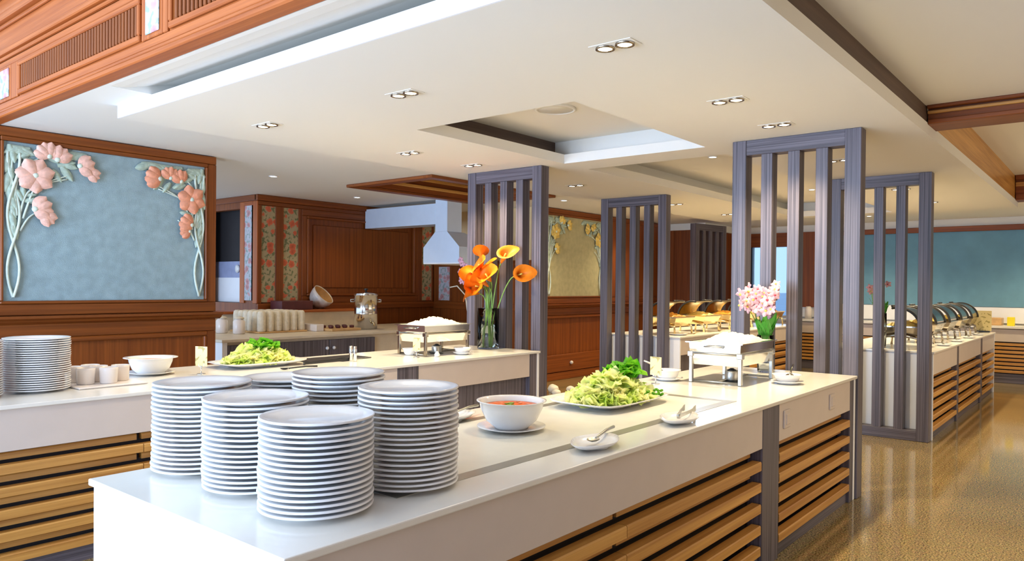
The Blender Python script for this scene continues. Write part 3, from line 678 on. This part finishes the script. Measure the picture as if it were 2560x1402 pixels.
def heap_mesh(lx,ly,h,seed,nx=26,ny=18,rough=.012):
    rnd=random.Random(seed); rows=[]
    for i in range(nx):
        r=[]
        for j in range(ny):
            u=i/(nx-1)*2-1; v=j/(ny-1)*2-1; b=max(0,(1-abs(u)**2.6))*max(0,(1-abs(v)**2.6)); 
            edge=i in(0,nx-1) or j in(0,ny-1)
            r.append(Vector((u*lx/2,v*ly/2,0 if edge else .002+h*b**.75*(.82+.18*math.sin(3*u+seed)*math.cos(4*v))+rnd.uniform(-rough,rough)*b)))
        rows.append(r)
    m=MB(); m.grid(rows); return m.mesh('food_heap')
def chafing_dish(label,x,y,rz=0,food='rice',seed=3,pan='steel',frame='steel_brush',fh=.085,z=ZT):
    t=thing('chafing_dish',label,'chafing dish',(x,y,z+.001),rz); lx,ly=.58,.37
    for sx in(-1,1):
        for sy in(-1,1):
            a,b=sx*(lx/2-.03),sy*(ly/2-.02)
            MB().box(-.012,.012,-.012,.012,0,.175,.003).box(-.02,.02,-.02,.02,.165,.20,.004).build('leg',frame,t,(a,b,0))
    m=MB()
    for sx in(-1,1): m.tube([(sx*(lx/2-.03),-(ly/2-.02),.012),(sx*(lx/2-.03),(ly/2-.02),.012)],.007,8)
    m.tube([(-(lx/2-.03),0,.012),(lx/2-.03,0,.012)],.007,8); m.build('base_rail',frame,t)
    m=MB()
    for sx in(-1,1): m.tube([(sx*(lx/2-.02),-(ly/2-.01),.19),(sx*(lx/2-.02),ly/2-.01,.19)],.008,8)
    for sy in(-1,1): m.tube([(-(lx/2-.02),sy*(ly/2-.01),.19),(lx/2-.02,sy*(ly/2-.01),.19)],.008,8)
    m.build('top_rail',frame,t)
    def rect(f,g,z): return [Vector((sx*(lx/2-f),sy*(ly/2-g),z)) for sx,sy in((-1,-1),(1,-1),(1,1),(-1,1))]
    m=MB(); v=m.grid([rect(.035,.035,.115),rect(.015,.015,.205),rect(.012,.012,.255),rect(-.006,-.006,.256),rect(-.006,-.006,.262),rect(.018,.018,.262),rect(.022,.022,.22)],closed_v=True,smooth=False); m.bm.faces.new(v[0]); m.bm.faces.new(v[-1]); m.build('water_pan',pan,t)
    for sx in(-1,1): MB().tube([(sx*(lx/2-.012),-.06,.232),(sx*(lx/2+.02),-.055,.236),(sx*(lx/2+.02),.055,.236),(sx*(lx/2-.012),.06,.232)],.005,8).build('handle',frame,t)
    fo=put('food',heap_mesh(lx-.045,ly-.045,fh,seed),food,t,(0,0,.235)); fo['kind']='stuff'
    return t
def fuel_can(label,x,y):
    t=thing('fuel_can',label,'burner',(x,y,ZT+.001)); lathe_part('can_body',[(0,0),(.042,0),(.044,.004),(.044,.066),(.041,.07),(0,.07)],'steel_brush',t,seg=24)
    lathe_part('lid',[(0,.086),(.012,.085),(.02,.078),(.03,.075),(.03,.070),(0,.07)],'black',t,seg=20)
    lathe_part('holder',[(.046,0),(.06,.0),(.06,.006),(.046,.01)],'black',t,seg=24); return t

# ============================================================ FRONT ISLAND ITEMS
saucer('saucer under the orange soup bowl',2.41,2.0,.145)
sb=bowl('white bowl of orange soup with a green herb in the middle',2.41,2.0,ZT+.0105,.148,.118,.07,'soup')
m=MB()
for k in range(14): m.ball((random.uniform(-.035,.035),random.uniform(-.03,.03),.099),.010,.006,.003,1)
m.build('herb_garnish','herb',sb)['kind']='stuff'
m=MB()
for k in range(8): m.ball((random.uniform(-.09,.09),random.uniform(-.09,.09),.0985),.013,.009,.003,1)
m.build('pepper_bits','coral',sb)['kind']='stuff'
rect_platter('white rectangular platter under the pale salad beside the soup bowl',3.29,2.06,.66,.42)
leaf_heap('chopped_lettuce','pale chopped lettuce heaped on the platter beside the soup bowl',3.29,2.06,ZT+.016,.27,.17,.135,520,.062,'lettuce',seed=2)
leaf_heap('green_lettuce_leaves','bright green lettuce leaves crowning the salad beside the soup bowl',3.42,2.06,ZT+.135,.10,.075,.055,60,.07,'lettuce_g',seed=5)
m=MB()
for k in range(70): m.ball((random.uniform(-.11,.11),random.uniform(-.05,.05),random.uniform(0,.03)),.011,.008,.008,1)
tag(m.build('green_pepper_bits','lettuce_g',None,(3.45,1.94,ZT+.035)),'chopped green pieces at the edge of the salad beside the soup bowl','salad',kind='stuff')
menu_card('small tan menu card between the salad platter and the chafing dish on the plate island',4.15,2.27,R(-8))
chafing_dish('steel chafing dish heaped with rice at the screen end of the plate island',4.68,1.995,0,'rice',3)
fuel_can('small fuel can under the chafing dish at the orchid end',4.62,1.97)
spoon_rest('white spoon rest with a silver ladle, second from the plate stacks on the steel inlay',3.05,1.545,R(8)); tongs('silver tongs lying across the spoon rest by the salad',3.02,1.535,ZT+.024,R(15),.26,'steel_brush')
spoon_rest('white spoon rest with a silver spoon nearest the soup bowl at the apron edge',2.36,1.545,R(8)); spoon('serving_spoon','silver serving spoon on the spoon rest nearest the soup bowl',2.37,1.55,ZT+.026,R(14),.22,'steel_brush')
spoon_rest('white spoon rest behind the tall plate stacks and the soup bowl',2.40,2.345,R(0)); spoon('serving_spoon','silver spoon on the rest behind the soup bowl',2.42,2.345,ZT+.026,R(10),.2,'steel_brush')
saucer('saucer under the shallow bowl at the screen end of the plate island',4.75,1.655,.10); bowl('shallow white bowl with a dark spoon at the screen end of the plate island',4.75,1.655,ZT+.0105,.092,.052,.05,'ceramic',.008)
spoon('serving_spoon','dark steel spoon leaning in the shallow bowl by the front chafing dish',4.79,1.65,ZT+.052,R(12),.16,'chrome_dark',R(14))
saucer('saucer under the bowl on the inner side of the front chafing dish',4.38,2.31,.10); bowl('white bowl with a ladle on the inner side of the front chafing dish',4.38,2.31,ZT+.0105,.088,.06,.05,'ceramic',.008)
spoon('ladle','steel ladle handle leaning from the bowl on the inner side of the front chafing dish',4.35,2.33,ZT+.055,R(140),.15,'steel_brush',R(25),'ladle')

# orchid in a glass vase
def orchid(label,x,y,z,h=.3,seed=4,nf=44):
    rnd=random.Random(seed); t=thing('orchid_plant',label,'flowers',(x,y,z))
    lathe_part('vase',[(0,0),(.05,0),(.055,.01),(.06,h*.6),(.058,h),(.053,h),(.055,h*.6),(.05,.012),(0,.01)],'glass',t,seg=28)
    for k in range(13):
        a=k*2.4; L=rnd.uniform(.14,.22); rows=[]
        for i in range(6):
            s=i/5; w=.036*math.sin(math.pi*(.1+.85*s)); c=Vector((math.cos(a)*(.015+L*.45*s**1.3),math.sin(a)*(.015+L*.45*s**1.3),h*.82+L*1.05*s)); sd=Vector((-math.sin(a),math.cos(a),0))
            rows.append([c-sd*w,c+Vector((0,0,-.006)),c+sd*w])
        m=MB(); m.grid(rows); m.build('leaf','leaf',t)
    for k in range(5):
        a=rnd.uniform(0,6.28); MB().tube([(0,0,h*.4),(.05*math.cos(a),.05*math.sin(a),h*.9),(.03*math.cos(a),.05+.05*math.sin(a),h+.26)],.004,6).build('stem','stem',t)
    pet=[]
    for k in range(nf):
        q=rnd.random(); cx,cy,cz=rnd.gauss(-.02,.05),rnd.gauss(.035,.062),h+.25+rnd.gauss(0,.05)
        m=MB(); n=5
        for j in range(n):
            a=2*math.pi*j/n; d=Vector((0,math.cos(a),math.sin(a))); e=Vector((0,-math.sin(a),math.cos(a))); rows=[]
            for i in range(4):
                s=i/3; w=.014*math.sin(math.pi*(.15+.75*s)); rows.append([d*.036*s-e*w+Vector((.006*s,0,0)),d*.036*s+Vector((-.004,0,0)),d*.036*s+e*w+Vector((.006*s,0,0))])
            m.grid(rows)
        f=m.build('blossom','orchid',t,(cx,cy,cz)); f.rotation_euler=(0,rnd.uniform(-.5,.5),rnd.uniform(-.9,.9)); s=rnd.uniform(1.0,1.4); f.scale=(s,s,s)
        MB().ball((-.006,0,0),.007,.008,.008,1).build('lip','orchid_y' if k%3 else 'orchid_r',f)
    return t
orchid('pink and white orchid in a glass vase behind the front chafing dish',5.28,2.0,ZT+.001,.27)
orchid('small pink orchid among the roll top chafing dishes of the far corridor island',8.36,1.95,ZT+.001,.36,9,9)

# ============================================================ WALL SIDE ISLAND ITEMS
def cup_me():
    return MB().lathe([(0,0),(.034,0),(.037,.004),(.040,.07),(.0405,.082),(.037,.082),(.036,.07),(.032,.008),(0,.008)],24,cap=False).mesh('ramekin')
CM=cup_me(); CM.materials.append(M['cup'])
tag(box('square_tray','cup',None,1.68,2.06,4.55,4.92,ZT+.001,ZT+.012,.004),'square pale tray under the ivory cups','tray')
for k,(x,y) in enumerate([(1.75,4.83),(1.77,4.70),(1.87,4.78),(1.88,4.66),(1.98,4.74),(1.86,4.87)]):
    tag(put('cup',CM,None,None,(x,y,ZT+.0125)),'ivory straight sided cup on the square tray beside the tall plates','cup','ivory cups on the square tray').scale=(1.25,1.25,1.15)
saucer('saucer under the flared bowl on the wall side island',2.28,5.0,.15); bowl('flared white bowl of dark food beside the ivory cups',2.28,5.0,ZT+.0105,.165,.105,.085,'coral',.03)
menu_card('tan menu card standing between the flared bowl and the second salad',2.50,4.76,R(18),w=.10,h=.13)
rect_platter('white platter under the pale salad on the wall side island',3.05,4.97,.66,.42)
leaf_heap('chopped_lettuce','pale chopped lettuce heaped on the platter of the wall side island',3.05,4.97,ZT+.016,.25,.16,.13,420,.066,'lettuce',seed=12)
leaf_heap('green_lettuce_leaves','green lettuce leaves crowning the salad of the wall side island',3.08,4.97,ZT+.125,.09,.07,.05,45,.07,'lettuce_g',seed=15)
tongs('long black serving tongs lying beside the salad of the wall side island',3.30,4.76,ZT+.002,R(4),.42,'black')
tag(box('slate_board','black',None,3.42,4.0,4.83,5.12,ZT+.001,ZT+.009,.003),'thin dark board lying beyond the second salad','board')
spoon('serving_spoon','black handled spoon in front of the second salad',3.06,4.60,ZT+.002,R(-25),.2,'black')
chafing_dish('steel chafing dish heaped with pale noodles near the orange lilies',4.66,4.775,0,'food_pale' if 0 else 'rice',8,frame='chrome_dark')
fuel_can('small fuel can under the chafing dish near the orange lilies',4.66,4.74)
menu_card('small yellow tinted menu card before the chafing dish near the lilies',4.27,4.58,R(10),w=.075,h=.11)
saucer('saucer before the chafing dish near the lilies',4.76,4.52,.085); bowl('small white bowl before the chafing dish near the lilies',4.76,4.52,ZT+.0105,.078,.05,.045,'ceramic',.006)
bowl('small white bowl under the near side of the chafing dish by the lilies',4.40,4.80,ZT+.001,.07,.06,.04,'ceramic',.006)
tea=tag(lathe_part('salt_pot',[(0,0),(.02,0),(.024,.02),(.014,.035),(.01,.045),(0,.046)],'ceramic',None,(4.45,4.52,ZT+.001),20),'tiny white pot beside the yellow tinted card','pot')
t=thing('steel_support','pair of short steel tubes standing on the wall side worktop','support',(3.72,4.72,ZT+.001))
for k in(-1,1): lathe_part('tube',[(0,0),(.014,0),(.014,.12),(0,.12)],'steel',t,(.0,.025*k,0),16)

# vase of calla lilies
vs_=thing('glass_vase','clear cylindrical glass vase holding orange lilies','vase',(5.36,4.75,ZT+.001))
lathe_part('vase_body',[(0,0),(.100,0),(.104,.006),(.108,.39),(.102,.39),(.098,.014),(0,.012)],'glass',vs_,seg=36)
lathe_part('water',[(0,.016),(.095,.016),(.097,.19),(0,.19)],'water',vs_,seg=36)
def lily(label,tip,direction,size,i):
    base=Vector((5.36+.03*math.cos(i*2.1),4.75+.03*math.sin(i*2.1),ZT+.03)); tip=Vector(tip); d=Vector(direction).normalized()
    t=thing('calla_lily',label,'flower',base,0,'orange lilies in the glass vase')
    tp=tip-base; mid=Vector((tp.x*.12,tp.y*.12,.30)); pts=[]
    b0=tp-d*size*.55
    P=[Vector((0,0,0)),mid,b0-d*.10,b0]
    for k in range(17):
        s=k/16; a=(1-s)**3; b=3*(1-s)**2*s; c=3*(1-s)*s*s; e=s**3; pts.append(P[0]*a+P[1]*b+P[2]*c+P[3]*e)
    MB().tube(pts,.0055,8).build('stem','stem',t)
    q=d.to_track_quat('Z','Y'); rows=[]; n=20
    for s,r in((0,.006),(.15,.014),(.35,.022),(.55,.032),(.75,.048),(.9,.068),(1.0,.088)):
        row=[]
        for k in range(n):
            a=2*math.pi*k/n; lip=1+.55*max(0,math.cos(a))**3*s*s; h=size*s*(1+.35*math.cos(a)*s*s) ; curl=-size*.12*max(0,s-.85)/.15
            row.append(b0+q@Vector((r*size/.16*math.cos(a)*lip,r*size/.16*math.sin(a),h+curl)))
        rows.append(row)
    m=MB(); m.grid(rows,closed_v=True); m.build('bloom','lily',t)
    MB().tube([b0+d*size*.15,b0+d*size*.75],.007,8).build('spadix','orchid_y',t)
for i,(tip,di,sz,lb) in enumerate([((5.38,4.86,1.77),(-.1,.15,1),.17,'highest orange lily standing upright in the bunch'),((5.33,4.83,1.66),(-.7,.0,.5),.2,'orange lily opening below the highest one'),((5.38,4.57,1.76),(-.1,-.6,.8),.18,'orange lily flaring up beside the screen gap'),
    ((5.38,4.38,1.585),(-.1,-1,.25),.18,'orange lily stretched sideways on a long stem'),((5.28,4.70,1.57),(-.8,-.25,.45),.22,'open orange lily in the middle of the bunch'),((5.34,4.93,1.58),(-.3,.9,.25),.18,'orange lily pointing toward the kitchen hood'),
    ((5.26,4.90,1.41),(-.9,.35,.1),.21,'low wide open orange lily hanging over the vase rim'),((5.28,4.82,1.47),(-.9,-.1,.1),.19,'low orange lily tucked between the wide open one and the middle one'),
    ((5.30,4.79,1.53),(-.6,.5,.7),.2,'orange lily pressed behind the middle one'),((5.27,4.86,1.50),(-.75,.6,.3),.19,'orange lily just above the low wide open one'),((5.33,4.74,1.64),(-.5,-.1,.9),.18,'orange lily rising behind the middle of the bunch')]): lily(lb,tip,di,sz*.86,i)

# ============================================================ KITCHEN
kc=thing('kitchen_counter','dark fronted kitchen counter with small white knobs','counter',(4.2,7.5,0))
def kcb(n,mat,x0,x1,y0,y1,z0,z1,bev=0,par=None): return box(n,mat,par or kc,x0-4.2,x1-4.2,y0-7.5,y1-7.5,z0,z1,bev)
kcb('body','stone_ledge',4.23,8.9,7.56,8.88,0,.838); kcb('end_panel','white',4.17,4.23,7.5,8.88,0,.838,.003)
for x0,x1,k in((4.24,5.57,5.53),(5.575,6.28,5.63)):
    d=kcb('drawer','lam_z',x0,x1,7.52,7.56,.58,.80,.004); MB().ball((0,0,0),.022,.022,.022,2).build('knob','ceramic',d,(k-(x0+x1)/2,-.035,.01))
tag(box('worktop','stone_ledge',None,4.15,8.95,7.47,8.89,.838,.87,.004),'beige worktop of the kitchen counter behind the wall end','worktop')
nt=tag(box('wooden_tray','shell_in',None,4.98,5.66,8.1,8.78,.871,.89,.005),'flat tan tray under the rows of rolled napkins','tray')
nm=MB().lathe([(0,0),(.048,0),(.0525,.01),(.052,.20),(.046,.235),(.03,.25),(0,.252)],14,cap=False).mesh('napkin_roll'); nm.materials.append(M['napkin'])
for i in range(6):
    for j in range(6):
        tag(put('napkin_roll',nm,None,None,(5.05+.111*i,8.17+.109*j,.8905),random.uniform(0,6)),'cream rolled napkin standing in rows on the kitchen tray','napkin','rolled napkins on the kitchen tray')
for k,(x,y) in enumerate([(4.72,8.5),(4.80,8.25)]):
    t=thing('storage_jar','pale lidded jar on the kitchen counter between wall end and napkins','jar',(x,y,.871),0,'jars on the kitchen counter'); lathe_part('jar_body',[(0,0),(.06,0),(.07,.01),(.07,.15),(.05,.17),(.05,.18),(0,.18)],'cup',t,seg=20); lathe_part('lid',[(0,.21),(.03,.205),(.058,.195),(.058,.178),(0,.178)],'napkin',t,seg=20)
u=thing('steel_urn','tall polished steel urn with lid and side handles on the kitchen counter','urn',(6.55,8.04,.871))
lathe_part('urn_body',[(0,.03),(.14,.03),(.15,.0),(.155,.0),(.155,.20),(.16,.21),(.155,.22),(.155,.45),(.165,.455),(.165,.47),(.15,.475),(0,.475)],'steel',u)
lathe_part('lid',[(0,.51),(.05,.505),(.13,.49),(.16,.476),(0,.476)],'steel',u); lathe_part('lid_knob',[(0,.555),(.025,.55),(.03,.535),(.012,.525),(.012,.505),(0,.505)],'black',u,seg=20)
for s in(-1,1): MB().tube([(s*.12,-s*.10,.40),(s*.155,-s*.13,.40),(s*.155,-s*.13,.37),(s*.12,-s*.10,.37)],.009,8).build('handle','steel_brush',u)
MB().tube([(-.03,-.15,.09),(-.03,-.21,.09),(-.03,-.21,.05)],.012,8).build('tap','brass',u)
tw=tag(box('wooden_rack','shell_in',None,5.85,6.32,7.85,8.25,.871,.905,.005),'low wooden rack of small brown bottles before the steel urn','rack')
for i in range(4):
    for j in range(2): tag(lathe_part('bottle_cap',[(0,0),(.03,0),(.032,.03),(0,.035)],'red_box',None,(5.92+.11*i,7.96+.16*j,.906),14),'small dark cap standing on the low wooden rack','cap','dark caps on the wooden rack')
tag(box('white_box','cup',None,5.72,5.84,8.0,8.7,.871,.96,.006),'low white box between napkins and wooden rack','box')
db=thing('decorative_bowl','pearly round bowl tipped on its side on the kitchen ledge','bowl',(6.56,9.06,1.29)); db.rotation_mode='QUATERNION'; db.rotation_quaternion=Vector((.3,-.62,.62)).to_track_quat('Z','Y')
lathe_part('bowl_shell',[(0,-.165),(.06,-.155),(.115,-.12),(.15,-.065),(.168,.0),(.172,.06),(.166,.06),(.162,.0)],'shell',db,seg=32); lathe_part('inner_lining',[(.161,.05),(.155,.0),(.14,-.06),(.10,-.11),(0,-.15)],'shell_in',db,seg=32)
tag(box('wooden_box','red_box',None,5.82,6.32,8.92,9.2,1.116,1.24,.004),'long dark red box on the kitchen ledge beside the tipped bowl','box')
hd=thing('extractor_hood','white painted extractor hood with flared canopy and side duct','hood',(7.5,7.56,1.80))
def rc(x0,x1,y0,y1,z): return [Vector((x0,y0,z)),Vector((x1,y0,z)),Vector((x1,y1,z)),Vector((x0,y1,z))]
m=MB(); v=m.grid([rc(0,.7,-.36,.36,0),rc(0,.7,-.36,.36,.22),rc(0.0,.35,-.12,.12,.44)],closed_v=True,smooth=False); m.bm.faces.new(v[0]); m.build('canopy','duct',hd)
MB().box(0,.3,-.12,.12,.44,ZU-1.80,.004).build('flue','duct',hd); MB().box(.0,.28,.12,1.68,.55,.85,.004).build('side_duct','duct',hd)
MB().box(.0,.7,-.36,.36,-.02,0.0,.004).build('canopy_rim','ceil_white',hd)
po=thing('pink_orchid_spray','pink orchid spray on a thin stem between hood and lily screen','flowers',(7.0,6.5,.0)); 
MB().tube([(0,0,0),(0,.02,.9),(0,.1,1.35),(0,.25,1.47),(0,.38,1.45)],.008,8).build('stem','napkin',po)
for k in range(9):
    m=MB()
    for j in range(5):
        a=2*math.pi*j/5; m.ball((0,.028*math.cos(a),.028*math.sin(a)),.008,.022,.022,1)
    m.build('blossom','pink',po,(-.02,.13+random.uniform(-.05,.05),1.50+.038*k))
tag(lathe_part('floor_planter',[(0,0),(.16,0),(.2,.35),(.19,.35),(.15,.02),(0,.02)],'red_box',None,(7.0,6.5,.001),24),'dark round planter holding the pink orchid spray','planter')
pm_=MB().ball((0,0,0),.085,.075,.06,2).mesh('pebble'); pm_.materials.append(M['pebble'])
for x,y,s in((8.25,6.1,1),(8.45,5.95,.8),(8.1,6.35,.9),(8.5,6.3,.7),(8.05,5.9,.8)): tag(put('pebble',pm_,None,None,(x,y,.06*s)),'pale round pebble on the floor before the olive panel wall','pebble','pebbles on the floor').scale=(s,s,s)

# ============================================================ FAR CHAFING DISHES AND COUNTER ITEMS
def rolltop(label,x,y,food,pan,group,seed,hinge=-1):
    t=thing('roll_top_chafing_dish',label,'chafing dish',(x,y,ZT+.001),0,group); lx,ly=.52,.40
    for sx in(-1,1):
        MB().tube([(sx*.24,-.18,.0),(sx*.24,-.17,.10),(sx*.24,0,.14),(sx*.24,.17,.10),(sx*.24,.18,0)],.014,8).build('leg',pan,t)
    def rect(f,z): return [Vector((sx*(lx/2-f),sy*(ly/2-f),z)) for sx,sy in((-1,-1),(1,-1),(1,1),(-1,1))]
    m=MB(); v=m.grid([rect(.05,.10),rect(.02,.16),rect(0,.21),rect(-.01,.212),rect(-.01,.225),rect(.025,.225)],closed_v=True,smooth=False); m.bm.faces.new(v[0]); m.build('pan',pan,t)
    f=put('food',heap_mesh(lx-.06,ly-.06,.07,seed,14,12,.014),food,t,(0,0,.20)); f['kind']='stuff'
    rows=[]
    for i in range(13):
        a=math.pi*.02+math.pi*.56*i/12; yy=hinge*(.20-.24*(1-math.cos(a))*.9); zz=.21+.24*math.sin(a)*.86
        rows.append([Vector((s*(lx/2),yy,zz)) for s in(-1,-.5,0,.5,1)])
    rows2=[[v+Vector((0,-hinge*.012,-.008)) for v in r] for r in rows]
    m=MB(); m.grid(rows+rows2[::-1],closed_u=True); m.build('lid',pan,t)
    for sx in(-1,1): MB().tube([r[0 if sx<0 else 4]+Vector((sx*.012,0,0)) for r in rows],.013,8).build('lid_arm','black',t)
    MB().tube([rows[-1][1]+Vector((0,-hinge*.03,.02)),rows[-1][3]+Vector((0,-hinge*.03,.02))],.010,8).build('lid_handle','black',t)
    return t
ORD=['first','second','third','fourth','fifth']
for k in range(5):
    rolltop(ORD[k]+' smoky chrome roll top dish along the far corridor island, counted from its screen',8.75+.85*k,1.80,'food_y','chrome_dark','roll top dishes on the far corridor island',k)
    rolltop(ORD[k]+' gilt roll top dish along the island before the pier, counted from its screen',8.85+.85*k,4.62,'food_o' if k%2==0 else 'food_y','brass','gilt dishes before the timber pier',k+20,1)
for k in range(4):
    saucer('white saucer with a spoon at the apron edge of the far corridor island',9.15+.85*k,1.50,.085,'saucers along the far corridor island')
    spoon('serving_spoon','spoon on a saucer at the apron edge of the far corridor island',9.15+.85*k,1.50,ZT+.022,R(10),.16,'steel_brush',0,'spoon','spoons along the far corridor island')
saucer('white plate at the screen end of the gilt dish island',8.62,4.40,.12)
for k in range(3): spoon('serving_spoon','long spoon lying before the gilt dishes',9.0+.8*k,4.36,ZT+.002,R(8),.22,'brass',0,'spoon','spoons before the gilt dishes')
b=thing('menu_board','cream menu board standing at the end of the far corridor island','menu board',(12.58,1.56,ZT+.001)); box('board','card',b,-.006,.006,-.11,.11,.02,.31); box('foot','black',b,-.04,.04,-.09,.09,0,.02)
tag(box('yellow_carton','yellow',None,14.15,14.25,1.32,1.42,.911,1.05,.004),'small yellow carton on the worktop below the teal wall','carton')
tag(box('bread_box','shell_in',None,14.2,14.5,1.5,1.85,.911,1.03,.006),'brown bread box beside the yellow carton','box')
g=thing('tall_glass','white tapered vase with pale blossoms at the corridor end of the worktop','vase',(14.2,1.13,.911)); lathe_part('vase_body',[(0,0),(.05,0),(.07,.2),(.065,.2),(.045,.01),(0,.01)],'ceramic',g,seg=20)
for k in range(6): MB().ball((0,0,0),.035,.035,.03,1).build('blossom','orchid' if k%2 else 'food_o',g,(random.uniform(-.06,.06),random.uniform(-.08,.08),.24+.05*k))
for k in range(3): tag(lathe_part('coffee_jar',[(0,0),(.06,0),(.06,.2),(.04,.23),(0,.23)],'cup',None,(14.3,3.9+.35*k,.911),20),'pale jar on the worktop below the far window side','jar','pale jars on the far worktop')
